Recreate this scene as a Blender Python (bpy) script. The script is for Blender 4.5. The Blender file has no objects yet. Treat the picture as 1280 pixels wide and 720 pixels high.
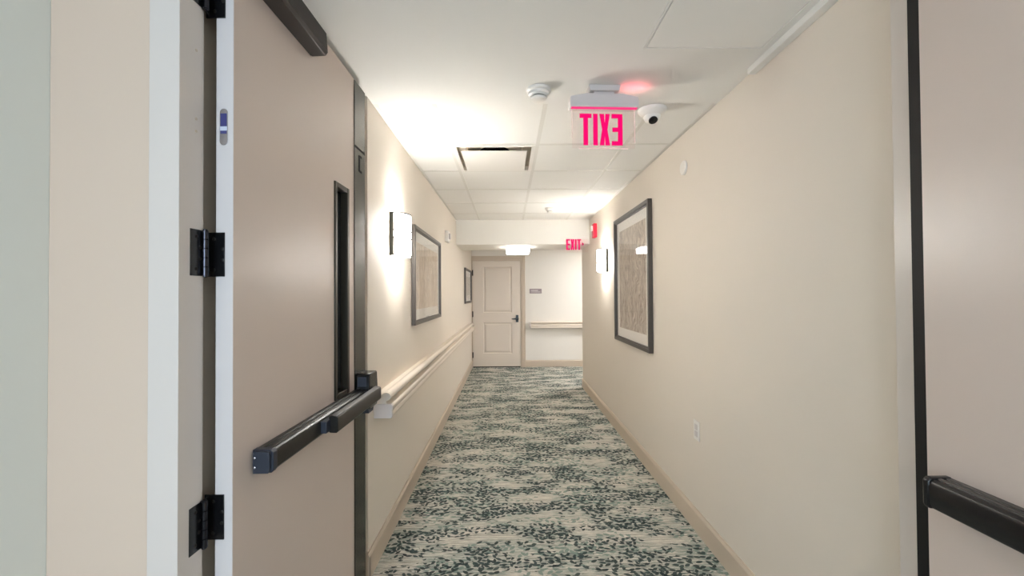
import bpy, bmesh, math, random
from mathutils import Vector, Matrix
S = bpy.context.scene
COL = S.collection
PI = math.pi

# ---------------------------------------------------------------- materials
def srgb(r, g, b):
    f = lambda c: (c/255/12.92) if c/255 <= .04045 else ((c/255+.055)/1.055)**2.4
    return (f(r), f(g), f(b), 1)

class NT:
    def __init__(s, name):
        s.m = bpy.data.materials.new(name); s.m.use_nodes = True
        s.t = s.m.node_tree; s.t.nodes.clear()
        s.out = s.n('ShaderNodeOutputMaterial')
    def n(s, kind, **kw):
        o = s.t.nodes.new(kind)
        for k, v in kw.items(): setattr(o, k, v)
        return o
    def l(s, a, b): s.t.links.new(a, b)
    def put(s, sock, v):
        if hasattr(v, 'is_output'): s.l(v, sock)
        else: sock.default_value = v
    def math(s, op, a, b=None, c=None, clamp=False):
        o = s.n('ShaderNodeMath', operation=op, use_clamp=clamp)
        s.put(o.inputs[0], a)
        if b is not None: s.put(o.inputs[1], b)
        if c is not None: s.put(o.inputs[2], c)
        return o.outputs[0]
    def vmath(s, op, a, b=None):
        o = s.n('ShaderNodeVectorMath', operation=op)
        s.put(o.inputs[0], a)
        if b is not None: s.put(o.inputs[1], b)
        return o.outputs['Value' if op == 'LENGTH' else 'Vector']
    def mix(s, f, a, b):
        o = s.n('ShaderNodeMix', data_type='RGBA')
        s.put(o.inputs[0], f); s.put(o.inputs[6], a); s.put(o.inputs[7], b)
        return o.outputs[2]
    def smooth(s, v, lo, hi):
        o = s.n('ShaderNodeMapRange', interpolation_type='SMOOTHSTEP')
        s.put(o.inputs[0], v); o.inputs[1].default_value = lo; o.inputs[2].default_value = hi
        return o.outputs[0]
    def noise(s, vec, scale, detail=2, rough=.5):
        o = s.n('ShaderNodeTexNoise'); s.put(o.inputs['Vector'], vec)
        o.inputs['Scale'].default_value = scale; o.inputs['Detail'].default_value = detail
        o.inputs['Roughness'].default_value = rough
        return o.outputs[0]
    def coord(s): return s.n('ShaderNodeTexCoord').outputs['Object']
    def bsdf(s, col, rough=.5, metal=0, spec=.5, bump=None, bstr=.1, bdist=.002):
        p = s.n('ShaderNodeBsdfPrincipled')
        s.put(p.inputs['Base Color'], col); s.put(p.inputs['Roughness'], rough)
        p.inputs['Metallic'].default_value = metal
        p.inputs['Specular IOR Level'].default_value = spec
        if bump is not None:
            b = s.n('ShaderNodeBump'); b.inputs['Strength'].default_value = bstr
            b.inputs['Distance'].default_value = bdist
            s.l(bump, b.inputs['Height']); s.l(b.outputs[0], p.inputs['Normal'])
        s.l(p.outputs[0], s.out.inputs[0]); return p

def paint(name, col, rough=.6, var=.03, scale=250, bstr=.08, metal=0, spec=.4):
    t = NT(name); c = t.coord(); nz = t.noise(c, scale, 3)
    big = t.noise(c, 2.5, 2)
    f = t.math('MULTIPLY_ADD', big, 2*var, 1-var)
    h = t.n('ShaderNodeHueSaturation'); h.inputs['Color'].default_value = srgb(*col)
    t.l(f, h.inputs['Value'])
    t.bsdf(h.outputs[0], rough, metal, spec, nz, bstr, .001)
    return t.m

def emis(name, col, strength):
    t = NT(name); e = t.n('ShaderNodeEmission')
    e.inputs[0].default_value = srgb(*col); e.inputs[1].default_value = strength
    t.l(e.outputs[0], t.out.inputs[0]); return t.m

def clear(name, tint=(255,255,255), gloss=.06, rough=.02):
    t = NT(name); tr = t.n('ShaderNodeBsdfTransparent'); tr.inputs[0].default_value = srgb(*tint)
    g = t.n('ShaderNodeBsdfGlossy'); g.inputs['Roughness'].default_value = rough
    lw = t.n('ShaderNodeLayerWeight'); fr5 = t.math('POWER', lw.outputs['Facing'], 5)
    mx = t.n('ShaderNodeMixShader')
    t.l(t.math('MULTIPLY_ADD', fr5, .8*min(1, gloss/.06), gloss*.6, clamp=True), mx.inputs[0])
    t.l(tr.outputs[0], mx.inputs[1]); t.l(g.outputs[0], mx.inputs[2]); t.l(mx.outputs[0], t.out.inputs[0])
    return t.m

def carpet():
    t = NT('leaf carpet'); c = t.coord()
    def leaves(scale, off, a, b, spread, keep, cmask):
        p = t.vmath('ADD', c, off)
        # squash the layout slightly so sprays run along the width of the hall
        v = t.n('ShaderNodeTexVoronoi', voronoi_dimensions='2D', feature='F1')
        t.l(p, v.inputs['Vector']); v.inputs['Scale'].default_value = scale
        v.inputs['Randomness'].default_value = .9
        loc = t.vmath('SUBTRACT', p, v.outputs['Position'])
        sp = t.n('ShaderNodeSeparateColor'); t.l(v.outputs['Color'], sp.inputs[0])
        ang = t.math('MULTIPLY_ADD', sp.outputs[0], 2*spread, -spread)
        r = t.n('ShaderNodeVectorRotate', rotation_type='Z_AXIS'); t.l(loc, r.inputs['Vector']); t.l(ang, r.inputs['Angle'])
        s3 = t.n('ShaderNodeSeparateXYZ'); t.l(r.outputs[0], s3.inputs[0])
        u = t.math('DIVIDE', s3.outputs[0], a); w = t.math('ABSOLUTE', t.math('DIVIDE', s3.outputs[1], b))
        m = t.math('SUBTRACT', t.math('SUBTRACT', 1, t.math('MULTIPLY', u, u)), w)
        m = t.smooth(m, 0, .25)
        k = t.math('GREATER_THAN', t.math('ADD', t.math('MULTIPLY', t.smooth(cmask, .45, .60), .75), t.math('MULTIPLY', sp.outputs[1], .5)), keep)
        return t.math('MULTIPLY', m, k), sp.outputs[2]
    def stretched(sx, sy, scale, detail=3, off=(0,0,0), rough=.6):
        v = t.vmath('MULTIPLY', t.vmath('ADD', c, off), (sx, sy, 1))
        return t.noise(v, scale, detail, rough)
    clus = stretched(.75, 1.5, 3.6, 3, (3,1,0))
    clus2 = stretched(.6, 1.7, 4.2, 3, (9,4,0))
    clus3 = stretched(.6, 1.5, 5.0, 3, (1,14,0))
    weave = t.noise(t.vmath('MULTIPLY', c, (1, 1, 1)), 260, 2)
    streak = stretched(1.0, 9.0, 14, 4, rough=.65)
    streak2 = stretched(1.2, 16.0, 9, 4, (5,5,0), rough=.65)
    lines = stretched(.35, 28.0, 7, 2, (2,7,0))
    base = t.mix(t.smooth(streak, .4, .65), srgb(219,212,199), srgb(178,174,163))
    base = t.mix(t.math('MULTIPLY', t.smooth(lines, .53, .60), .75), base, srgb(134,133,124))
    # grey-teal brushed streaks gathered near the sprays
    sm = t.math('MULTIPLY', t.smooth(streak2, .45, .57), t.smooth(clus, .39, .54))
    col = t.mix(t.math('MULTIPLY', sm, .85), base, srgb(122,138,131))
    sm2 = t.math('MULTIPLY', t.smooth(streak, .49, .61), t.smooth(clus2, .44, .58))
    col = t.mix(t.math('MULTIPLY', sm2, .8), col, srgb(88,102,99))
    m1, r1 = leaves(26, (7.3,2.1,0), .026, .012, 1.2, .68, clus3)
    col = t.mix(t.math('MULTIPLY', m1, .8), col, srgb(116,136,127))
    m2, r2 = leaves(29, (1.7,5.9,0), .024, .011, 1.15, .60, clus)
    col = t.mix(t.math('MULTIPLY', m2, .93), col, t.mix(r2, srgb(40,51,52), srgb(64,79,76)))
    m3, r3 = leaves(33, (11.2,8.4,0), .0205, .0095, 1.5, .64, clus2)
    col = t.mix(t.math('MULTIPLY', m3, .93), col, t.mix(r3, srgb(36,45,48), srgb(58,73,74)))
    col = t.mix(t.math('MULTIPLY', t.smooth(weave, .35, .7), .22), col, srgb(70,72,68))
    t.bsdf(col, .95, 0, .1, weave, .35, .003)
    return t.m

def artwork(name, c1, c2, c3, sx, sy, seed):
    t = NT(name); c = t.vmath('ADD', t.coord(), (seed, seed*.7, seed*.3))
    warp = t.noise(c, 5, 2)
    o = t.n('ShaderNodeCombineXYZ'); t.l(warp, o.inputs[1])
    v = t.vmath('MULTIPLY', t.vmath('ADD', c, t.vmath('MULTIPLY', o.outputs[0], (0,.25,0))), (1, sx, sy))
    a = t.noise(v, 6, 6, .7)
    b = t.noise(t.vmath('MULTIPLY', v, (1,2.3,1)), 9, 5, .7)
    col = t.mix(t.smooth(a, .38, .6), srgb(*c1), srgb(*c2))
    col = t.mix(t.math('MULTIPLY', t.smooth(b, .5, .66), .75), col, srgb(*c3))
    t.bsdf(col, .7); return t.m

M = dict(
    wall=paint('beige wall paint', (218,209,197), .62, .012, 300, .1),
    walltan=paint('tan wall paint', (206,187,170), .62, .012, 300, .1),
    wallwhite=paint('pale grey wall paint', (222,226,221), .6, .012, 300, .1),
    wallfar=paint('ivory wall paint', (226,222,214), .62, .012, 300, .1),
    ceil=paint('white ceiling paint', (228,226,221), .75, .01, 200, .08),
    tile=paint('ceiling tile', (228,226,221), .8, .012, 400, .1),
    grid=paint('ceiling grid metal', (216,213,206), .55),
    base=paint('baseboard paint', (196,181,163), .42, .01),
    rail=paint('handrail vinyl', (214,203,189), .4, .01),
    railcap=paint('handrail end cap vinyl', (206,197,191), .45, .01),
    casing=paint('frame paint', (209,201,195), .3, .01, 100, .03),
    leaf=paint('door leaf paint', (203,188,178), .32, .012, 400, .12),
    leafdaylit=paint('daylit door leaf paint', (210,205,204), .4, .01, 100, .03),
    fardoor=paint('far door paint', (216,205,192), .45, .01, 100, .03),
    black=paint('black hardware', (17,17,19), .24, .02, 300, .05, 0, .5),
    bar=paint('dark bronze push bar', (36,34,31), .38, .02, 300, .01, .5, .5),
    barcap=paint('blue black moulded cap', (44,49,60), .45, .02, 300, .05),
    strip=paint('dark bronze metal', (58,57,50), .24, .02, 60, .02, .85, .5),
    knuckle=paint('polished black metal', (60,60,66), .16, .02, 100, .01, .95),
    gapblack=paint('gap black', (14,14,14), .6),
    closer=paint('dark brown cover', (46,38,34), .5, .02, 300, .05),
    liteframe=paint('window frame bronze', (62,58,50), .35, .02, 100, .03, .5),
    darkglass=paint('dark wired glass', (14,20,28), .05, .02, 10, 0, 0, .8),
    steel=paint('bright steel', (200,200,205), .22, .05, 100, .05, .9),
    label=paint('blue printed label', (64,66,120), .4, .1, 400, .02),
    labelwhite=paint('white print', (200,208,225), .5),
    plastic=paint('white plastic', (226,222,216), .42, .01, 100, .02),
    plasticgrey=paint('light grey plastic', (205,198,196), .45, .01, 100, .02),
    vent=paint('vent housing metal', (214,204,188), .6),
    slot=paint('black void', (10,10,10), .9),
    darkplastic=paint('dark smoked plastic', (30,26,24), .15),
    red=paint('red plastic', (190,20,48), .4),
    frame=paint('dark pewter frame', (82,76,71), .35, .08, 60, .15, .4),
    mat=paint('cream mat board', (243,240,234), .8, .01, 300, .05),
    mauve=paint('mauve grey plaque', (150,138,142), .5),
    mauvelight=paint('pale plaque lettering', (205,198,198), .5),
    sconce=paint('bronze sconce metal', (78,76,66), .4, .03, 100, .04, .5),
    carpet=carpet(),
    pane=clear('picture glass', (255,255,255), .045),
    winpane=clear('window glass', (240,248,250), .06),
    acrylic=clear('clear acrylic', (254,251,251), .02),
    letters=emis('lit red lettering', (240,12,104), .3),
    pinkedge=emis('lit acrylic edge', (238,196,190), .26),
    redline=emis('lit red line', (238,60,120), .32),
    redglow=emis('red lamp lens', (255,40,80), 9.0),
    shade=emis('lit sconce shade', (255,252,247), 17),
    lens=emis('lit end lid', (255,252,247), 30),
    drum=emis('lit ceiling lamp shade', (255,251,246), 2.8),
    wood1=artwork('grey forest print', (150,134,120), (214,202,188), (112,98,86), 9, 1.3, 3.1),
    wood2=artwork('pale tan abstract print', (238,222,202), (206,186,166), (244,238,228), 5, 1.4, 8.4),
    wood3=artwork('soft grey print', (214,210,202), (190,184,176), (228,224,216), 5, 2, 5.4),
)

# ---------------------------------------------------------------- mesh tools
def box(bm, x0, x1, y0, y1, z0, z1):
    vs = [bm.verts.new((x, y, z)) for z in (z0, z1) for x, y in ((x0,y0),(x1,y0),(x1,y1),(x0,y1))]
    for f in ((3,2,1,0),(4,5,6,7),(0,1,5,4),(1,2,6,5),(2,3,7,6),(3,0,4,7)): bm.faces.new([vs[i] for i in f])
def prism(bm, pts, axis, a, b):
    """pts: 2D outline; axis 'y': pts are (x,z) run from y=a to b; 'x': pts (y,z); 'z': pts (x,y)"""
    def P(p, t): return {'y': (p[0], t, p[1]), 'x': (t, p[0], p[1]), 'z': (p[0], p[1], t)}[axis]
    A = [bm.verts.new(P(p, a)) for p in pts]; B = [bm.verts.new(P(p, b)) for p in pts]
    n = len(pts)
    for i in range(n): bm.faces.new((A[i], A[(i+1) % n], B[(i+1) % n], B[i]))
    bm.faces.new(A); bm.faces.new(B)
def lathe(bm, prof, c, seg=40, axis='z'):
    """prof: (radius, height) pairs, turned round an axis through c"""
    rings = []
    for r, h in prof:
        ring = []
        for i in range(seg):
            a = 2*PI*i/seg; u, v = r*math.cos(a), r*math.sin(a)
            p = {'z': (u, v, h), 'x': (h, u, v), 'y': (u, h, v)}[axis]
            ring.append(bm.verts.new((c[0]+p[0], c[1]+p[1], c[2]+p[2])))
        rings.append(ring)
    for A, B in zip(rings, rings[1:]):
        for i in range(seg): bm.faces.new((A[i], A[(i+1) % seg], B[(i+1) % seg], B[i]))
    bm.faces.new(rings[0]); bm.faces.new(rings[-1])
def quad(bm, *p): bm.faces.new([bm.verts.new(q) for q in p])

def obj(name, bm, mat, parent=None, bevel=0, smooth=False, label=None, base=(0,0,0), segs=2):
    bmesh.ops.recalc_face_normals(bm, faces=bm.faces)
    me = bpy.data.meshes.new(name)
    if any(base): bmesh.ops.translate(bm, verts=bm.verts, vec=-Vector(base))
    bm.to_mesh(me); bm.free()
    o = bpy.data.objects.new(name, me); COL.objects.link(o)
    me.materials.append(M[mat])
    if parent: o.parent = parent
    elif any(base): o.location = base
    if bevel:
        b = o.modifiers.new('edge', 'BEVEL'); b.width = bevel; b.segments = segs; b.limit_method = 'ANGLE'; b.angle_limit = .6
    if smooth or bevel:
        me.shade_smooth()
        me.set_sharp_from_angle(angle=math.radians(35))
    if label: o['label'] = label
    return o
class Thing:
    def __init__(s, name, loc, label, cat, group=None, kind=None, rot=0):
        s.o = bpy.data.objects.new(name, None); COL.objects.link(s.o); s.loc = Vector(loc)
        s.o.location = loc; s.o.rotation_euler = (0,0,rot); s.o['label'] = label; s.o['category'] = cat
        s.o.empty_display_size = .1
        if group: s.o['group'] = group
        if kind: s.o['kind'] = kind
    def part(s, name, bm, mat, bevel=0, smooth=False, label=None, parent=None, segs=2):
        return obj_child(name, bm, mat, parent or s.o, s.loc, bevel, smooth, label, segs)
def obj_child(name, bm, mat, parent, loc, bevel, smooth, label, segs):
    bmesh.ops.translate(bm, verts=bm.verts, vec=-loc)
    return obj(name, bm, mat, parent, bevel, smooth, label, segs=segs)
def B(*boxes):
    bm = bmesh.new()
    for b in boxes: box(bm, *b)
    return bm
def struct(name, bm, mat, bevel=0, label=None):
    o = obj(name, bm, mat, None, bevel); o['kind'] = 'structure'
    if label: o['label'] = label
    return o

# ---------------------------------------------------------------- key measures (metres; camera stands at x=0, y=0)
L, R, H = -.714, 1.122, 2.437
FAR = 8.1; SOF0, SOF1, SOFZ = 5.71, 6.45, 2.10
END = 6.32           # where the right wall stops
NL, NR, BK = -1.074, 1.17, -3.2     # near side of the doorway
XE = 4.2             # cross corridor end

# floor
struct('floor', B((NL-.1, NR+.1, BK-.1, 1.0, -.05, 0), (-.95, NR+.1, 1.0, 2.2, -.05, 0), (L-.1, R+.12, 2.2, END, -.05, 0), (L-.1, XE+.1, END, FAR+.1, -.05, 0)), 'carpet')
# ceilings: painted board near the doors, lay-in tiles beyond
struct('ceiling', B((NL-.1, NR+.1, BK-.1, .97, H, H+.06), (-.95, R+.12, .97, 2.205, H, H+.06), (NL-.1, -.95, .97, 1.2, H, H+.06)), 'ceil')
GX = (-.392, .205, .802); GY = [2.205+.61*i for i in range(6)]
tiles = bmesh.new()
ax0, ax1, ay0, ay1 = GX[0]+.024, GX[1]-.024, GY[1]+.024, GY[2]-.024     # opening for the air diffuser
for r_ in ((L-.1, R+.12, 2.205, ay0), (L-.1, R+.12, ay1, SOF0), (L-.1, ax0, ay0, ay1), (ax1, R+.12, ay0, ay1)): box(tiles, *r_, H+.003, H+.06)
ce = struct('ceiling_tiles', tiles, 'ceil'); ce['label'] = 'white lay-in tile ceiling over the hallway'
g = bmesh.new()
for x in GX: box(g, x-.012, x+.012, 2.205, SOF0, H, H+.004)
for y in GY[1:]: box(g, L, R, y-.012, y+.012, H+.0003, H+.0039)
for x0, x1 in ((L, L+.02), (R-.02, R)): box(g, x0, x1, 2.205, SOF0, H+.0006, H+.0037)
obj('ceiling_grid', g, 'grid', ce)
struct('ceiling_beyond', B((L-.1, XE+.1, SOF1, FAR+.1, H, H+.06)), 'ceil')
struct('trim_1', B((L, R+.2, SOF0, SOF1, SOFZ, H+.05)), 'wallfar', .003, 'dropped bulkhead across the hallway')
# walls of the hallway
struct('wall_left', B((L-.1, L, 2.115, FAR+.1, 0, H)), 'wall', .002)
struct('wall_left_recess', B((-.95, -.805, 1.07, 2.2, 0, H)), 'wall')
struct('wall_right', B((R, R+.12, 1.148, END, 0, H)), 'wall', .002)
struct('wall_far', B((L-.1, XE+.1, FAR, FAR+.12, 0, H)), 'wallfar')
struct('wall_cross', B((R+.12, XE+.1, END-.12, END, 0, H)), 'wall')
struct('wall_end', B((XE, XE+.1, END, FAR, 0, H)), 'wall')
# walls on the near side of the doorway
struct('wall_doorway_left', B((NL, -.832, .98, 1.07, 0, H)), 'walltan', .002)
struct('wall_doorway_right', B((1.122, NR+.1, .985, 1.148, 0, H)), 'wall', .002)
struct('wall_near_left', B((NL-.1, NL, BK, 1.07, 0, H)), 'wallwhite')
struct('wall_near_right', B((NR, NR+.1, BK, .985, 0, H)), 'wall')
WX0, WX1, WZ0, WZ1 = -.95, .75, .75, 2.2
struct('wall_back', B((NL, WX0, BK-.1, BK, 0, H), (WX1, NR, BK-.1, BK, 0, H), (WX0, WX1, BK-.1, BK, 0, WZ0), (WX0, WX1, BK-.1, BK, WZ1, H)), 'wall')
w = Thing('window_1', (0, BK-.05, WZ0), 'white framed corridor window behind the doorway', 'window', kind='structure')
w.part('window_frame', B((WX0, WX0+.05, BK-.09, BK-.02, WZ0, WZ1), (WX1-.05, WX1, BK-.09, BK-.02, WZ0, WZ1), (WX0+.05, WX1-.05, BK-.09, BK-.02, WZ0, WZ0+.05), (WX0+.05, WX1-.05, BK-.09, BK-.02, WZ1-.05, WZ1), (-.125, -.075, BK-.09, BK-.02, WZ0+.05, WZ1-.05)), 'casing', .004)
w.part('pane', B((WX0+.05, -.125, BK-.06, BK-.055, WZ0+.05, WZ1-.05), (-.075, WX1-.05, BK-.06, BK-.055, WZ0+.05, WZ1-.05)), 'winpane')

# baseboards: flat with a chamfered top
def bb_profile(t=.014, h=.13): return [(0,0),(t,0),(t,h-.018),(t*.45,h-.006),(t*.45,h),(0,h)]
b = bmesh.new(); prism(b, [(L+x, z) for x, z in bb_profile()], 'y', 2.10, FAR-.02)
box(b, -.80, L+.014, 2.101, 2.115, 0, .112); box(b, -.80, L+.006, 2.108, 2.115, .112, .13)
struct('baseboard_left', b, 'base')
b = bmesh.new(); prism(b, [(R-x, z) for x, z in bb_profile()], 'y', 1.16, END+.014)
prism(b, [(END+x, z) for x, z in bb_profile()], 'x', R-.014, XE)
struct('baseboard_right', b, 'base')
b = bmesh.new(); prism(b, [(FAR-x, z) for x, z in bb_profile()], 'x', .31, XE)
struct('baseboard_far', b, 'base')
b = bmesh.new(); prism(b, [(NL+x, z) for x, z in bb_profile()], 'y', BK, .966); prism(b, [(.98-x, z) for x, z in bb_profile()], 'x', NL, -.845)
struct('baseboard_near', b, 'base')

# double egress steel frame
fr = bmesh.new()
FH = 2.415
prism(fr, [(-.834,.970),(-.764,.970),(-.764,1.040),(-.767,1.040),(-.767,1.052),(-.790,1.052),(-.790,1.07),(-.8049,1.07),(-.8049,1.0),(-.832,.98),(-.834,.98)], 'z', 0, H)
prism(fr, [(1.078,1.05),(1.078,1.150),(1.15,1.149),(1.15,1.147),(1.121,1.147),(1.121,.985),(1.15,.985),(1.15,.97),(1.088,.97),(1.088,1.05)], 'z', 0, H)
box(fr, -.764, 1.078, .99, 1.09, FH, H+.0005)
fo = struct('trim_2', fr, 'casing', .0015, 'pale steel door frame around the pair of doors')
sc = bmesh.new()
for z in (2.03, 1.86, 1.83, .66, .45):
    lathe(sc, [(.0001,0),(.0035,0),(.0035,.0015),(.0001,.002)], (-.7642, 1.022, z), 12, 'x')
obj('frame_screw', sc, 'base', fo)['label'] = 'filled screw holes'
gk = B((1.0715, 1.0785, 1.03, 1.095, 0, FH))  # black strip painted in where the hinge-side gap lies in shadow
obj('hinge_shadow', gk, 'gapblack', fo, .001, label='black strip painted in for the hinge-side shadow of the right door')

# ---------------------------------------------------------------- left leaf (door_1): leaf along +y, face towards +x
HX, HY = -.710, 1.080
LW = .935; LT = .045
d1 = Thing('door_1', (HX, HY, 0), 'open door leaf folded against the left wall, dark push bar and slim window', 'door', kind='structure', rot=-math.radians(.9))
Z0, Z1 = .012, 2.408
wy0, wy1, wz0, wz1 = HY+.598, HY+.742, 1.0, 1.888
fb = bmesh.new()
# leaf with an opening for the slim window
x0, x1 = HX-LT, HX
box(fb, x0, x1, HY, wy0, Z0, Z1); box(fb, x0, x1, wy1, HY+LW, Z0, Z1)
box(fb, x0, x1, wy0, wy1, Z0, wz0); box(fb, x0, x1, wy0, wy1, wz1, Z1)
leaf = d1.part('door_leaf', fb, 'leaf')
d1.part('edge_panel', B((x0+.0006, x1-.0006, HY-.0012, HY, Z0, Z1)), 'leafdaylit', label='hinge edge of the leaf with daylight painted in')  # leaf paint again, made paler to carry the cool daylight
wf = bmesh.new(); q = .022
for a, b_, c, e in ((wy0, wy0+q, wz0, wz1), (wy1-q, wy1, wz0, wz1), (wy0+q, wy1-q, wz0, wz0+q), (wy0+q, wy1-q, wz1-q, wz1)):
    box(wf, x0-.006, x1+.006, a, b_, c, e)
win = d1.part('window_frame', wf, 'liteframe', .003)
d1.part('pane', B((HX-.030, HX-.024, wy0+q, wy1-q, wz0+q, wz1-q)), 'darkglass', parent=win)
# bronze edge plate with strike slot
ey0, ey1 = HY+LW-.130, HY+LW
ep = d1.part('edge_plate', B((HX, HX+.004, ey0, ey1, Z0, Z1-.004)), 'strip', .001, label='dark bronze metal edge plate')
sl = B((HX+.004, HX+.0048, ey0+.002, ey1-.002, 2.098, 2.108), (HX+.004, HX+.0055, ey0+.050, ey0+.062, 2.0, 2.075),
       (HX+.004, HX+.0055, ey0+.062, ey0+.085, 2.068, 2.078), (HX+.004, HX+.0055, ey0+.062, ey0+.085, 1.998, 2.008))
d1.part('strike_slot', sl, 'slot', parent=ep)

def hinge(th, zc, name='hinge'):
    """one leaf screwed to the frame, one to the door edge, knuckle between"""
    h2 = .057
    hb = bmesh.new()
    box(hb, -.7805, -.7305, HY-.0042, HY-.0012, zc-h2, zc+h2)       # on the door edge
    o = th.part(name, hb, 'black', .0008)
    k = bmesh.new()
    for i in range(5):
        a = zc-h2+i*.0228
        lathe(k, [(.006,a+.0003),(.0072,a+.001),(.0072,a+.0218),(.006,a+.0225)], (-.7555, HY-.037, 0), 20)
    lathe(k, [(.002,zc+h2+.004),(.0055,zc+h2+.002),(.0055,zc+h2)], (-.7555, HY-.037, 0), 20)
    lathe(k, [(.0055,zc-h2),(.0055,zc-h2-.002),(.002,zc-h2-.004)], (-.7555, HY-.037, 0), 20)
    th.part('knuckle', k, 'knuckle', 0, True, parent=o)
    jb = B((-.7665, -.7615, 1.003, 1.062, zc-h2, zc+h2))
    th.part('frame_plate', jb, 'black', .0008, parent=o)
    s_ = bmesh.new()
    for z in (zc-.040, zc-.014, zc+.014, zc+.040):
        yy = -.7655+.022*(abs(z-zc) < .03)
        lathe(s_, [(.0045,0),(.0045,-.0008),(.003,-.0014)], (yy+.008, HY-.0042, z), 14, 'y')
        lathe(s_, [(.0045,0),(.0045,.0008),(.003,.0014)], (-.7615, 1.022+.012*(abs(z-zc) < .03), z), 14, 'x')
    th.part('hinge_screw', s_, 'bar', 0, True, parent=o)
for zc in (2.204, 1.532, .860, .20): hinge(d1, zc)

# steel fire label on the hinge edge
pl = bmesh.new()
pts = []
for i in range(17): a = PI*i/16; pts.append((-.7345+.0105*math.cos(a), 1.900+.0105*math.sin(a)))
for i in range(17): a = PI+PI*i/16; pts.append((-.7345+.0105*math.cos(a), 1.826+.0105*math.sin(a)))
prism(pl, pts, 'y', HY-.0026, HY-.0012)
fl = d1.part('rating_plate', pl, 'steel', .0003, label='small rounded steel plate with a blue label')
d1.part('printed_label', B((-.7425, -.7265, HY-.0030, HY-.0026, 1.845, 1.898)), 'label', parent=fl)
d1.part('printed_label', B((-.7435, -.7255, HY-.0033, HY-.0027, 1.853, 1.864)), 'labelwhite', parent=fl)

# exit device
def body_profile(X, s=1, z=.968):
    # cross-section (x, z): grooved top, slanted front
    return [(X, z-.030), (X, z+.030), (X+s*.016, z+.030), (X+s*.018, z+.027), (X+s*.024, z+.027), (X+s*.026, z+.030),
            (X+s*.036, z+.030), (X+s*.038, z+.027), (X+s*.042, z+.027), (X+s*.044, z+.029), (X+s*.052, z+.025), (X+s*.056, z+.016), (X+s*.056, z-.022), (X+s*.050, z-.030)]
ED = 1.150
b = bmesh.new(); prism(b, body_profile(HX), 'y', ED+.016, HY+LW-.09)
pb = d1.part('push_bar', b, 'bar', .0012, label='dark bronze push bar housing')
b = bmesh.new()
prism(b, [(HX,.937),(HX,1.0),(HX+.050,1.0),(HX+.058,.992),(HX+.058,.944),(HX+.052,.936)], 'y', ED+.010, ED+.03)
prism(b, [(HX+.006,.937),(HX+.006,.999),(HX+.050,.996),(HX+.052,.988),(HX+.052,.946),(HX+.048,.938)], 'y', ED, ED+.010)
d1.part('end_cap', b, 'barcap', .002, parent=pb, label='blue-grey end cap of the bar')
b = bmesh.new()
for z in (.955, .981): lathe(b, [(.003,0),(.003,-.0012),(.0015,-.002)], (HX+.012, ED-.0002, z), 12, 'y')
d1.part('end_cap_screw', b, 'steel', 0, True, parent=pb)
py0, py1 = HY+.395, HY+.868
b = bmesh.new(); prism(b, [(HX+.074,.941),(HX+.070,.944),(HX+.070,.998),(HX+.078,1.002),(HX+.098,.998),(HX+.102,.992),(HX+.102,.946),(HX+.097,.940)], 'y', py0, py1)
d1.part('touch_pad', b, 'bar', .0015, parent=pb)
b = bmesh.new()
for y in (py0-.03, py1-.09): box(b, HX+.05, HX+.075, y, y+.06, .948, .988)
d1.part('pad_bracket', b, 'barcap', .002, parent=pb)
b = bmesh.new()
cy0, cy1 = HY+LW-.118, HY+LW-.006
prism(b, [(cy0+.004,.905),(cy0,.925),(cy0,1.055),(cy0+.006,1.066),(cy1-.018,1.066),(cy1-.008,1.058),(cy1,.995),(cy1,.925),(cy1-.01,.905)], 'x', HX+.004, HX+.066)
d1.part('latch_case', b, 'black', .004, label='black latch case at the end of the bar')
b = bmesh.new()
prism(b, [(cy0+.02,.882),(cy0+.012,.907),(cy1-.02,.907),(cy1-.035,.882)], 'x', HX+.004, HX+.055)
box(b, HX+.012, HX+.052, cy0-.0008, cy0+.001, 1.008, 1.052)
d1.part('latch_cover', b, 'barcap', .001)

# closer cover
b = bmesh.new()
prism(b, [(HX, 2.282), (HX, 2.37), (HX+.048, 2.37), (HX+.058, 2.362), (HX+.062, 2.296), (HX+.054, 2.284)], 'y', 1.10, 1.485)
prism(b, [(HX, 2.286), (HX, 2.366), (HX+.044, 2.366), (HX+.054, 2.358), (HX+.058, 2.300), (HX+.050, 2.288)], 'y', 1.485, 1.497)
d1.part('door_closer', b, 'closer', .002, label='dark brown closer cover at the top of the leaf')

# ---------------------------------------------------------------- right leaf (door_2): swings to the near side
d2 = Thing('door_2', (1.03, 1.03, 0), 'open door leaf at the right edge with a black push bar', 'door', kind='structure', rot=0)
RX, RY = 1.036, 1.028
d2.part('door_leaf', B((RX, RX+.045, RY-LW, RY, Z0, Z1)), 'leaf')
b = bmesh.new(); prism(b, [(x, .954+(z-.968)*1.14) for x, z in body_profile(RX, -1, .968)], 'y', RY-LW+.09, RY-.056)
pb2 = d2.part('push_bar', b, 'black', .0012, label='black push bar housing')
b = bmesh.new(); prism(b, [(RX,.917),(RX,.990),(RX-.050,.990),(RX-.058,.982),(RX-.058,.926),(RX-.052,.917)], 'y', RY-.058, RY-.044)
d2.part('end_cap', b, 'black', .003, parent=pb2)
b = bmesh.new(); prism(b, [(RX-.074,.941),(RX-.070,.944),(RX-.070,.998),(RX-.078,1.002),(RX-.098,.998),(RX-.102,.992),(RX-.102,.946),(RX-.097,.940)], 'y', RY-.868, RY-.40)
d2.part('touch_pad', b, 'black', .0015, parent=pb2)
b = bmesh.new()
for y in (RY-.80, RY-.48): box(b, RX-.075, RX-.05, y, y+.06, .948, .988)
d2.part('pad_bracket', b, 'black', .002, parent=pb2)
b = bmesh.new(); box(b, RX-.066, RX, RY-LW+.01, RY-LW+.118, .905, 1.066)
d2.part('latch_case', b, 'black', .006)
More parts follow.
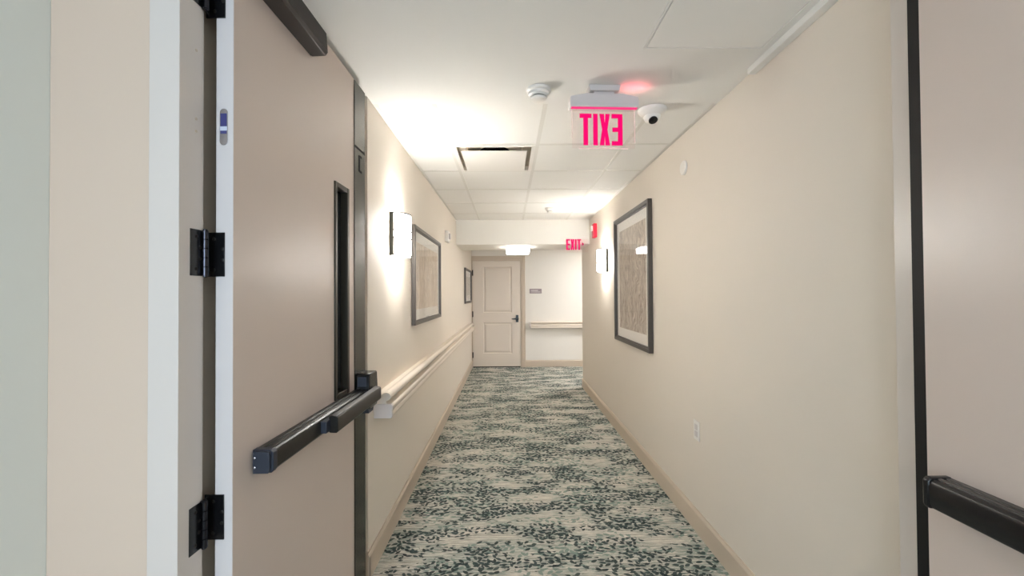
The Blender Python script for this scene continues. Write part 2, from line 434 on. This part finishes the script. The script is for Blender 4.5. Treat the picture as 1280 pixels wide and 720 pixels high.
for zc in (2.204, 1.532, .860, .20):
    k = bmesh.new(); lathe(k, [(.0072, zc-.057), (.0072, zc+.057)], (RX+.056, RY+.0085, 0), 20)
    box(k, RX+.002, RX+.045, RY, RY+.002, zc-.057, zc+.057)
    d2.part('hinge', k, 'black', 0, True)

# ---------------------------------------------------------------- far door (door_3)
d3 = Thing('door_3', (-.23, FAR, 0), 'closed two-panel beige door at the far end of the hallway', 'door', kind='structure')
DX0, DX1, DZ = -.690, .226, 2.055
yf = FAR-.028
lf = bmesh.new()
pan = [(-.49, .068, 1.055, 1.945), (-.49, .068, .265, .865)]
# stiles and rails around two recessed panels
box(lf, DX0, pan[0][0], yf, FAR+.01, .018, DZ); box(lf, pan[0][1], DX1, yf, FAR+.01, .018, DZ)
box(lf, pan[0][0], pan[0][1], yf, FAR+.01, .018, pan[1][2]); box(lf, pan[0][0], pan[0][1], yf, FAR+.01, pan[1][3], pan[0][2]); box(lf, pan[0][0], pan[0][1], yf, FAR+.01, pan[0][3], DZ)
d3.part('door_leaf', lf, 'fardoor')
for (a, b_, c, e) in pan:
    p = bmesh.new(); i1, i2 = .030, .05
    r0 = [(a,c),(b_,c),(b_,e),(a,e)]
    def ring(i, y): return [p.verts.new((x + (i if x == a else -i), y, z + (i if z == c else -i))) for x, z in r0]
    rs = [ring(0, yf), ring(.012, yf+.012), ring(i1, yf+.012), ring(i2, yf+.003)]
    for A, C in zip(rs, rs[1:]):
        for k in range(4): p.faces.new((A[k], A[(k+1) % 4], C[(k+1) % 4], C[k]))
    p.faces.new(rs[-1])
    d3.part('door_panel', p, 'fardoor')
cs = bmesh.new()
for k, (a, t) in enumerate(((0, .030), (.030, .040), (.070, .028))):
    w0 = {0: .03, 1: .04, 2: .028}[k]
    box(cs, DX1+.004+a, DX1+.004+a+w0-.0005*k, FAR-t, FAR, 0, DZ+.004+a+w0)
    box(cs, L+.001, DX1+.004+a, FAR-t, FAR, DZ+.004+a, DZ+.004+a+w0)
box(cs, L+.001, DX0-.004, FAR-.03, FAR, 0, DZ+.004)
d3.part('door_casing', cs, 'base', .003)
d3.part('threshold', B((DX0, DX1, yf+.002, FAR, .0, .018)), 'gapblack')
for z in (1.83, 1.03, .24):
    hg = bmesh.new(); lathe(hg, [(.011, z-.055), (.011, z+.055)], (DX0-.002, yf-.008, 0), 14)
    d3.part('hinge', hg, 'bar', 0, True)
hb = bmesh.new(); lathe(hb, [(.034, 0), (.034, -.008), (.028, -.012), (.012, -.014), (.012, -.05)], (.165, yf, .935), 28, 'y')
box(hb, .140, .192, yf-.011, yf, .87, 1.01)
hd = d3.part('door_handle', hb, 'black', .004, True)
lv = bmesh.new(); prism(lv, [(.180,.948),(.180,.922),(.13,.924),(.07,.928),(.052,.936),(.055,.945),(.09,.946),(.14,.950)], 'y', yf-.062, yf-.044)
d3.part('lever', lv, 'black', .005, parent=hd)

# ---------------------------------------------------------------- handrails
def rail_prof(t=.098):
    # (out from wall, height) of the moulded handrail
    pts = [(.0, .777), (.0, .893)]
    import math as m
    for i in range(9):                     # rounded grip on top
        a = PI*.95 - PI*1.25*i/8
        pts.append((.062+.026*m.cos(a), .884+.024*m.sin(a)))
    pts += [(.060,.862), (.060,.852), (.070,.849), (.090,.846), (.0965,.838), (.098,.825), (.096,.812), (.090,.806), (.094,.800), (.095,.782), (.090,.774), (.080,.771)]
    return pts
pr = rail_prof()
t_ = Thing('handrail', (L, 2.22, .77), 'long beige moulded handrail along the left wall starting beside the push bar', 'handrail')
b = bmesh.new(); prism(b, [(L+x, z) for x, z in pr], 'y', 2.232, 7.45)
t_.part('rail', b, 'rail', smooth=True)
b = bmesh.new(); prism(b, [(L+x*1.02, z) for x, z in [(0,.772),(0,.846),(.068,.848),(.090,.846),(.0975,.838),(.099,.825),(.097,.812),(.092,.806),(.096,.800),(.0965,.782),(.090,.772)]], 'y', 2.206, 2.232)
t_.part('end_cap', b, 'railcap', .002, label='pale grey end cap')
b = bmesh.new(); prism(b, [(L+x*1.01, z) for x, z in [(0,.846),(0,.893)] + pr[2:12] + [(.064,.846)]], 'y', 2.212, 2.232)
t_.part('grip_cap', b, 'rail', .003)
t_ = Thing('handrail', (.42, FAR, .72), 'short beige handrail on the far wall right of the far door', 'handrail')
b = bmesh.new(); prism(b, [(FAR-x, z-.022) for x, z in pr], 'x', .43, 2.6)
t_.part('rail', b, 'rail', smooth=True)
b = bmesh.new(); prism(b, [(FAR-x*1.02, z-.022) for x, z in [(0,.772),(0,.893),(.062,.908),(.088,.885),(.099,.838),(.0965,.782),(.090,.772)]], 'x', .41, .43)
t_.part('end_cap', b, 'railcap', .002, label='pale grey end cap')

# ---------------------------------------------------------------- framed pictures
def picture(X, s, y0, y1, z0, z1, fw, matw, art, label, depth=.03):
    """s=+1 hangs on the left wall facing +x, s=-1 on the right wall"""
    th = Thing('framed_picture', (X, (y0+y1)/2, z0), label, 'picture', 'framed prints on the hallway walls')
    X0, X1 = X+s*.002, X+s*depth
    def bx(a, b_, *r): return (min(a,b_), max(a,b_))+r
    f = bmesh.new()
    # profiled frame: outer rail and a stepped inner lip, mitred
    for off0, off1, d0, d1_ in ((0, fw*.72, 0, depth), (fw*.72, fw, 0, depth*.72)):
        a0, a1, c0, c1 = y0+off0, y1-off0, z0+off0, z1-off0
        b0, b1, e0, e1 = y0+off1, y1-off1, z0+off1, z1-off1
        xa, xb = X+s*.002, X+s*d1_
        O = [(a0,c0),(a1,c0),(a1,c1),(a0,c1)]; I = [(b0,e0),(b1,e0),(b1,e1),(b0,e1)]
        vo = [[f.verts.new((x, y, z)) for y, z in O] for x in (xa, xb)]
        vi = [[f.verts.new((x, y, z)) for y, z in I] for x in (xa, xb)]
        for k in range(4):
            n = (k+1) % 4
            f.faces.new((vo[0][k], vo[0][n], vo[1][n], vo[1][k])); f.faces.new((vi[0][k], vi[0][n], vi[1][n], vi[1][k]))
            f.faces.new((vo[1][k], vo[1][n], vi[1][n], vi[1][k])); f.faces.new((vo[0][k], vo[0][n], vi[0][n], vi[0][k]))
    th.part('frame', f, 'frame', .002)
    m_ = B(bx(X+s*.004, X+s*.010, y0+fw*.9, y1-fw*.9, z0+fw*.9, z1-fw*.9)); th.part('mat_board', m_, 'mat')
    a_ = B(bx(X+s*.010, X+s*.011, y0+fw+matw, y1-fw-matw, z0+fw+matw, z1-fw-matw)); th.part('print', a_, art)
    g_ = B(bx(X+s*.014, X+s*.016, y0+fw*.9, y1-fw*.9, z0+fw*.9, z1-fw*.9)); th.part('glass', g_, 'pane')
    return th
picture(R, -1, 3.215, 4.27, .955, 2.16, .042, .088, 'wood1', 'large dark framed grey print on the right wall', .036)
picture(L, 1, 3.068, 4.245, 1.195, 1.942, .034, .08, 'wood2', 'wide dark framed pale tan print beside the left wall light')
picture(L, 1, 6.72, 7.80, 1.265, 1.85, .034, .10, 'wood3', 'small looking framed print on the left wall next to the far door')

# ---------------------------------------------------------------- wall sconces
def sconce(X, s, yc, label):
    zc, hh, hw, dp = 1.795, .132, .118, .100
    th = Thing('wall_sconce', (X, yc, zc-hh), label, 'wall light', 'bowed bronze wall sconces')
    def arc(r_in=0, n=20, ex=0):
        fl_ = .024; pts = []
        for i in range(n+1):
            a = PI*i/n
            pts.append((X+s*(fl_+(dp-fl_-r_in)*math.sin(a)), yc-(hw-r_in)*math.cos(a)))
        return pts
    def bxs(a, b_, *r): return (min(a,b_), max(a,b_))+r
    # backplate with narrow side flanges
    th.part('backplate', B(bxs(X+s*.001, X+s*.008, yc-hw, yc+hw, zc-hh, zc+hh), bxs(X+s*.008, X+s*.024, yc-hw, yc-hw+.004, zc-hh, zc+hh), bxs(X+s*.008, X+s*.024, yc+hw-.004, yc+hw, zc-hh, zc+hh)), 'sconce', .001)
    sh = bmesh.new(); o_, i_ = arc(.005), arc(.009)
    n = len(o_)
    vo = [[sh.verts.new((x, y, z)) for x, y in o_] for z in (zc-hh+.007, zc+hh-.007)]
    vi = [[sh.verts.new((x, y, z)) for x, y in i_] for z in (zc-hh+.007, zc+hh-.007)]
    for k in range(n-1):
        sh.faces.new((vo[0][k], vo[0][k+1], vo[1][k+1], vo[1][k])); sh.faces.new((vi[0][k], vi[0][k+1], vi[1][k+1], vi[1][k]))
        for q_ in (0, 1): sh.faces.new((vo[q_][k], vo[q_][k+1], vi[q_][k+1], vi[q_][k]))
    th.part('lamp_shade', sh, 'shade', 0, True)
    for z, t in ((zc-hh, .008), (zc+hh-.008, .008), (zc-.028, .0079), (zc+.018, .0079)):
        rb = bmesh.new(); o_, i_ = arc(0 if t > .005 else -.001), arc(.005 if t > .005 else .0045)
        for k in range(len(o_)-1):
            a, b_, c, e = o_[k], o_[k+1], i_[k+1], i_[k]
            vs = [rb.verts.new((p[0], p[1], zz)) for zz in (z, z+t) for p in (a, b_, c, e)]
            for f in ((3,2,1,0),(4,5,6,7),(0,1,5,4),(1,2,6,5),(2,3,7,6),(3,0,4,7)): rb.faces.new([vs[i] for i in f])
        bmesh.ops.remove_doubles(rb, verts=rb.verts, dist=.0001)
        th.part('rim' if t > .005 else 'band', rb, 'sconce')
    for z in (zc-hh+.010, zc+hh-.014):        # glowing lids added in the open ends to control the up and down light
        lb = bmesh.new(); prism(lb, [(X+s*.008, yc-hw+.006), *arc(.011), (X+s*.008, yc+hw-.006)], 'z', z, z+.004)
        th.part('lens', lb, 'lens')
sconce(L, 1, 2.632, 'lit bowed wall sconce on the left wall above the handrail')
sconce(R, -1, 4.775, 'lit bowed wall sconce on the right wall beyond the large print')

# soffit lamp
t_ = Thing('ceiling_light', (.14, 6.05, SOFZ), 'lit square ceiling light under the bulkhead before the far door', 'ceiling light')
t_.part('base_plate', B((-.04, .32, 5.90, 6.20, SOFZ-.014, SOFZ-.001)), 'plastic', .003)
t_.part('lamp_shade', B((-.025, .305, 5.91, 6.19, SOFZ-.095, SOFZ-.014)), 'drum', .012, segs=4)

# ---------------------------------------------------------------- exit signs
def exit_letters(bm, x, z, h, y0, y1, mirror=False):
    """condensed block capitals, starting at x, running +x (or mirrored, running -x)"""
    st, ar = .15, .135
    L_ = []
    def rect(a, b_, c, e): return [(a,c),(b_,c),(b_,e),(a,e)]
    cur = 0
    wE, wX, wI, wT = .35, .33, .145, .38
    for q_ in ([(0,0),(wE,0),(wE,ar),(st,ar),(st,.43),(wE*.93,.43),(wE*.93,.57),(st,.57),(st,1-ar),(wE,1-ar),(wE,1),(0,1)],):
        L_.append([(p[0]+cur, p[1]) for p in q_])
    cur += wE+.055
    m = wX/2
    L_.append([(p[0]+cur, p[1]) for p in [(0,0),(.145,0),(m,.30),(wX-.145,0),(wX,0),(m+.085,.5),(wX,1),(wX-.145,1),(m,.70),(.145,1),(0,1),(m-.085,.5)]])
    cur += wX+.06
    L_.append([(p[0]+cur, p[1]) for p in rect(0, wI, 0, 1)]); cur += wI+.05
    L_.append([(p[0]+cur, p[1]) for p in [(wT/2-.075,0),(wT/2+.075,0),(wT/2+.075,1-ar),(wT,1-ar),(wT,1),(0,1),(0,1-ar),(wT/2-.075,1-ar)]])
    cur += wT
    for poly in L_:
        pts = [(x+(-p[0] if mirror else p[0])*h, z+p[1]*h) for p in poly]
        prism(bm, pts, 'y', y0, y1)
    return cur*h

# near sign, seen from behind: the word reads backwards
SX, SY = .472, 2.03
t_ = Thing('exit_sign', (SX, SY, H), 'large white exit sign with reversed red letters hanging from the near ceiling', 'exit sign', 'lit exit signs', rot=math.radians(2.2))
b = bmesh.new(); prism(b, [(SX-.078,H-.001),(SX+.078,H-.001),(SX+.072,H-.030),(SX-.072,H-.030)], 'y', SY-.035, SY+.035)
t_.part('canopy', b, 'plasticgrey', .003)
b = bmesh.new(); prism(b, [(SX-.168,H-.108),(SX+.168,H-.108),(SX+.170,H-.070),(SX+.166,H-.055),(SX+.09,H-.040),(SX-.09,H-.040),(SX-.166,H-.055),(SX-.170,H-.070)], 'y', SY-.028, SY+.028)
box(b, SX-.05, SX+.05, SY-.02, SY+.02, H-.045, H-.028)
hs = t_.part('housing', b, 'plasticgrey', .004, segs=3)
t_.part('lamp_slot', B((SX-.162, SX+.162, SY-.026, SY-.006, H-.1105, H-.108)), 'redline', parent=hs)
t_.part('panel', B((SX-.155, SX+.155, SY-.003, SY+.003, H-.300, H-.109)), 'acrylic')
eg = B((SX-.120, SX+.120, SY-.003, SY+.003, H-.3025, H-.300), (SX+.155, SX+.1565, SY-.003, SY+.003, H-.27, H-.109), (SX-.1565, SX-.155, SY-.003, SY+.003, H-.25, H-.109))
t_.part('panel_edge', eg, 'pinkedge')
b = bmesh.new(); exit_letters(b, SX+.094, H-.287, .155, SY-.0045, SY-.0032, True)
t_.part('lettering', b, 'letters', label='glowing red letters')
ld = bpy.data.lights.new('sign_lamp', 'AREA'); ld.shape = 'RECTANGLE'; ld.size = .12; ld.size_y = .04; ld.energy = .022; ld.color = (1, .12, .18)
lo = bpy.data.objects.new('sign_lamp', ld); COL.objects.link(lo); lo.parent = t_.o; lo.location = (.15, -.01, -.042); lo.rotation_euler = (PI, 0, 0)

# far sign, reads EXIT with an arrow
FX, FY = 1.02, 5.66
t_ = Thing('exit_sign', (.98, FY, 2.04), 'small red exit sign with an arrow on the bulkhead near the right wall', 'exit sign', 'lit exit signs')
t_.part('housing', B((.80, 1.10, 5.675, 5.709, 2.165, 2.20)), 'plastic', .003)
t_.part('panel', B((.80, 1.10, 5.690, 5.695, 1.985, 2.165)), 'acrylic')
b = bmesh.new(); wd = exit_letters(b, .797, 2.018, .15, 5.686, 5.689)
prism(b, [(.797+wd+.012, 2.07), (.797+wd+.012, 2.125), (.797+wd+.04, 2.0975)], 'y', 5.686, 5.689)
t_.part('lettering', b, 'letters', label='glowing red letters and arrow')

# ---------------------------------------------------------------- ceiling devices
def smoke(x, y, r, label):
    t_ = Thing('smoke_detector', (x, y, H), label, 'smoke detector', 'white smoke detectors on the ceiling')
    b = bmesh.new(); lathe(b, [(r*1.0,-.001),(r*1.0,-.012),(r*.93,-.016),(r*.9,-.017)], (x, y, H), 44); t_.part('base', b, 'plastic', 0, True)
    b = bmesh.new(); lathe(b, [(r*.84,-.017),(r*.82,-.030),(r*.66,-.038)], (x, y, H), 44); o = t_.part('body', b, 'plastic', 0, True)
    b = bmesh.new(); lathe(b, [(r*.56,-.038),(r*.56,-.043)], (x, y, H), 32); t_.part('sensor_slot', b, 'slot')
    b = bmesh.new(); lathe(b, [(r*.66,-.043),(r*.62,-.052),(r*.45,-.057),(.001,-.058)], (x, y, H), 44); t_.part('cap', b, 'plastic', 0, True)
smoke(.155, 2.05, .062, 'white smoke detector left of the large exit sign')
smoke(.495, 4.92, .055, 'white smoke detector far along the tiled ceiling')
cx, cy = .80, 2.28
t_ = Thing('dome_camera', (cx, cy, H), 'white dome camera right of the large exit sign', 'security camera')
b = bmesh.new(); lathe(b, [(.078,-.001),(.078,-.006),(.070,-.018),(.050,-.034),(.046,-.036)], (cx, cy, H), 44); t_.part('base', b, 'plastic', 0, True)
b = bmesh.new(); lathe(b, [(.045,-.036),(.045,-.044),(.040,-.058),(.028,-.070),(.012,-.076),(.001,-.077)], (cx, cy, H), 36); t_.part('dome', b, 'plastic', 0, True)
b = bmesh.new(); lathe(b, [(.024,-.001),(.024,.008),(.016,.014),(.001,.016)], (0,0,0), 28, 'z')
bmesh.ops.rotate(b, verts=b.verts, cent=(0,0,0), matrix=Matrix.Rotation(math.radians(150), 3, 'X')); bmesh.ops.translate(b, verts=b.verts, vec=(cx-.002, cy-.020, H-.062))
t_.part('lens', b, 'darkplastic', 0, True)

# air diffuser in its tile
t_ = Thing('air_diffuser', ((ax0+ax1)/2, (ay0+ay1)/2, H), 'square white air diffuser set into the tiled ceiling', 'air vent')
b = bmesh.new(); q0 = .014
for a, b_, c, e in ((ax0-.012, ax0+q0, ay0-.012, ay1+.012), (ax1-q0, ax1+.012, ay0-.012, ay1+.012), (ax0+q0, ax1-q0, ay0-.012, ay0+q0), (ax0+q0, ax1-q0, ay1-q0, ay1+.012)): box(b, a, b_, c, e, H-.004, H-.0004)
t_.part('frame', b, 'plastic', .001)
HT = H+.032
t_.part('housing', B((ax0, ax1, ay0, ay1, HT, HT+.004), (ax0, ax0+.004, ay0, ay1, H, HT), (ax1-.004, ax1, ay0, ay1, H, HT), (ax0, ax1, ay0, ay0+.004, H, HT), (ax0, ax1, ay1-.004, ay1, H, HT)), 'vent')
b = bmesh.new(); lathe(b, [(.11,-.002),(.11,-.0001)], ((ax0+ax1)/2, ay0+.20, HT), 40); t_.part('duct_opening', b, 'slot')
t_.part('face_plate', B((ax0+.042, ax1-.046, ay0+.050, ay1-.034, H-.018, H-.013)), 'plastic', .002)
for x in (ax0+.08, ax1-.08):
    for y in (ay0+.12, ay1-.08): t_.part('bracket', B((x-.005, x+.005, y-.005, y+.005, H-.013, HT)), 'vent')

# ceiling access panel + ceiling edge trim by the right wall
b = bmesh.new()
hx0, hx1, hy0, hy1 = .575, 1.05, 1.13, 1.69
box(b, hx0, hx1, hy0, hy1, H-.003, H-.0002)
t_ = Thing('access_panel', (.8, 1.4, H), 'flush white access panel in the ceiling nearest the doorway', 'access panel')
t_.part('panel', b, 'ceil', .0008)
e_ = .012
t_.part('frame', B((hx0-e_, hx0-.003, hy0-e_, hy1+e_, H-.004, H-.0002), (hx1+.003, hx1+e_, hy0-e_, hy1+e_, H-.004, H-.0002), (hx0-.003, hx1+.003, hy1+.003, hy1+e_, H-.004, H-.0002), (hx0-.003, hx1+.003, hy0-e_, hy0-.003, H-.004, H-.0002)), 'ceil', .0008)
struct('trim_3', B((R-.035, R-.0003, 1.165, 1.86, H-.028, H)), 'ceil', .002, 'white strip between ceiling and right wall')

# ---------------------------------------------------------------- wall devices
t_ = Thing('fire_alarm', (R, 5.28, 2.21), 'red fire alarm strobe high on the right wall', 'fire alarm')
t_.part('housing', B((R-.045, R, 5.22, 5.34, 2.13, 2.305)), 'red', .006)
t_.part('strobe_lens', B((R-.068, R-.045, 5.25, 5.31, 2.215, 2.28)), 'plastic', .008)
t_ = Thing('alarm_sounder', (L, 4.76, 2.08), 'small white alarm box high on the left wall', 'alarm box')
t_.part('housing', B((L, L+.040, 4.70, 4.82, 2.015, 2.145)), 'plastic', .006)
t_.part('strobe_lens', B((L+.040, L+.058, 4.73, 4.79, 2.05, 2.115)), 'plasticgrey', .006)
b = bmesh.new(); lathe(b, [(.045,-.001),(.045,-.008),(.040,-.013),(.001,-.015)], (R, 2.62, 2.217), 44, 'x')
o = obj('wall_disc', b, 'plastic', None, 0, True, base=(R, 2.62, 2.217)); o['label'] = 'round white disc cover high on the right wall'; o['category'] = 'wall cover'
t_ = Thing('wall_outlet', (R, 2.485, .603), 'white wall outlet low on the right wall', 'outlet')
pl_ = t_.part('cover_plate', B((R-.006, R-.001, 2.449, 2.521, .545, .661)), 'plastic', .002)
t_.part('socket', B((R-.009, R-.006, 2.468, 2.502, .607, .640), (R-.009, R-.006, 2.468, 2.502, .566, .599)), 'plasticgrey', .001, parent=pl_)
t_ = Thing('room_sign', (.53, FAR, 1.425), 'small mauve grey room sign on the far wall beside the door', 'room sign')
t_.part('plaque', B((.412, .648, FAR-.010, FAR-.001, 1.425, 1.515)), 'mauve', .002)
t_.part('lettering', B((.44, .575, FAR-.012, FAR-.010, 1.474, 1.490), (.44, .62, FAR-.012, FAR-.010, 1.448, 1.458)), 'mauvelight', label='pale raised lettering too small to read')

# ---------------------------------------------------------------- unseen lamps: added fill in the near corridor, lamp of the cross corridor
def flush(x, y, label, energy, col=(1,.965,.93)):
    t_ = Thing('ceiling_light', (x, y, H), label, 'ceiling light')
    b = bmesh.new(); lathe(b, [(.17,-.001),(.17,-.02),(.165,-.022)], (x, y, H), 40); t_.part('base_plate', b, 'plastic', 0, True)
    b = bmesh.new(); lathe(b, [(.155,-.022),(.155,-.06),(.13,-.078),(.001,-.084)], (x, y, H), 40); t_.part('lamp_shade', b, 'drum', 0, True)
    ld = bpy.data.lights.new('lamp', 'AREA'); ld.shape = 'DISK'; ld.size = .3; ld.energy = energy; ld.color = col
    lo = bpy.data.objects.new('lamp', ld); COL.objects.link(lo); lo.parent = t_.o; lo.location = (0,0,-.09)
flush(.1, -1.6, 'added unseen round fill light in the corridor before the doorway', 3.2, (1,.95,.89))  # unseen fill lamp added to brighten the near side
flush(2.2, 7.2, 'round flush ceiling light in the cross corridor to the right', 10, (1,.975,.95))

# daylight through the window behind the doorway
W = bpy.data.worlds.new('sky'); S.world = W; W.use_nodes = True
bg = W.node_tree.nodes['Background']; bg.inputs[0].default_value = (.79, .845, 1, 1); bg.inputs[1].default_value = 5.0
pt = bpy.data.lights.new('window_daylight', 'AREA'); pt.shape = 'RECTANGLE'; pt.size = WX1-WX0; pt.size_y = WZ1-WZ0
pt.cycles.is_portal = True
po = bpy.data.objects.new('window_daylight', pt); COL.objects.link(po); po.location = ((WX0+WX1)/2, BK-.12, (WZ0+WZ1)/2); po.rotation_euler = (PI/2, 0, 0)

# ---------------------------------------------------------------- camera
cd = bpy.data.cameras.new('camera'); cam = bpy.data.objects.new('camera', cd); COL.objects.link(cam)
cd.sensor_width = 36; cd.lens = 520/1280*36; cd.clip_start = .02; cd.clip_end = 60
cam.location = (0, 0, 1.427)
Mx = Matrix.Rotation(-math.radians(.5), 3, 'Z') @ Matrix.Rotation(math.radians(.75), 3, 'X') @ Matrix.Rotation(math.radians(.36), 3, 'Y')
cam.rotation_euler = (Mx @ Matrix.Rotation(PI/2, 3, 'X')).to_euler()
S.camera = cam
S.view_settings.view_transform = 'Standard'; S.view_settings.look = 'None'; S.view_settings.gamma = 1
S.view_settings.exposure = 2.02; S.view_settings.use_curve_mapping = False
S.cycles.max_bounces = 10; S.cycles.diffuse_bounces = 6; S.cycles.transparent_max_bounces = 12
S.cycles.caustics_reflective = False; S.cycles.caustics_refractive = False
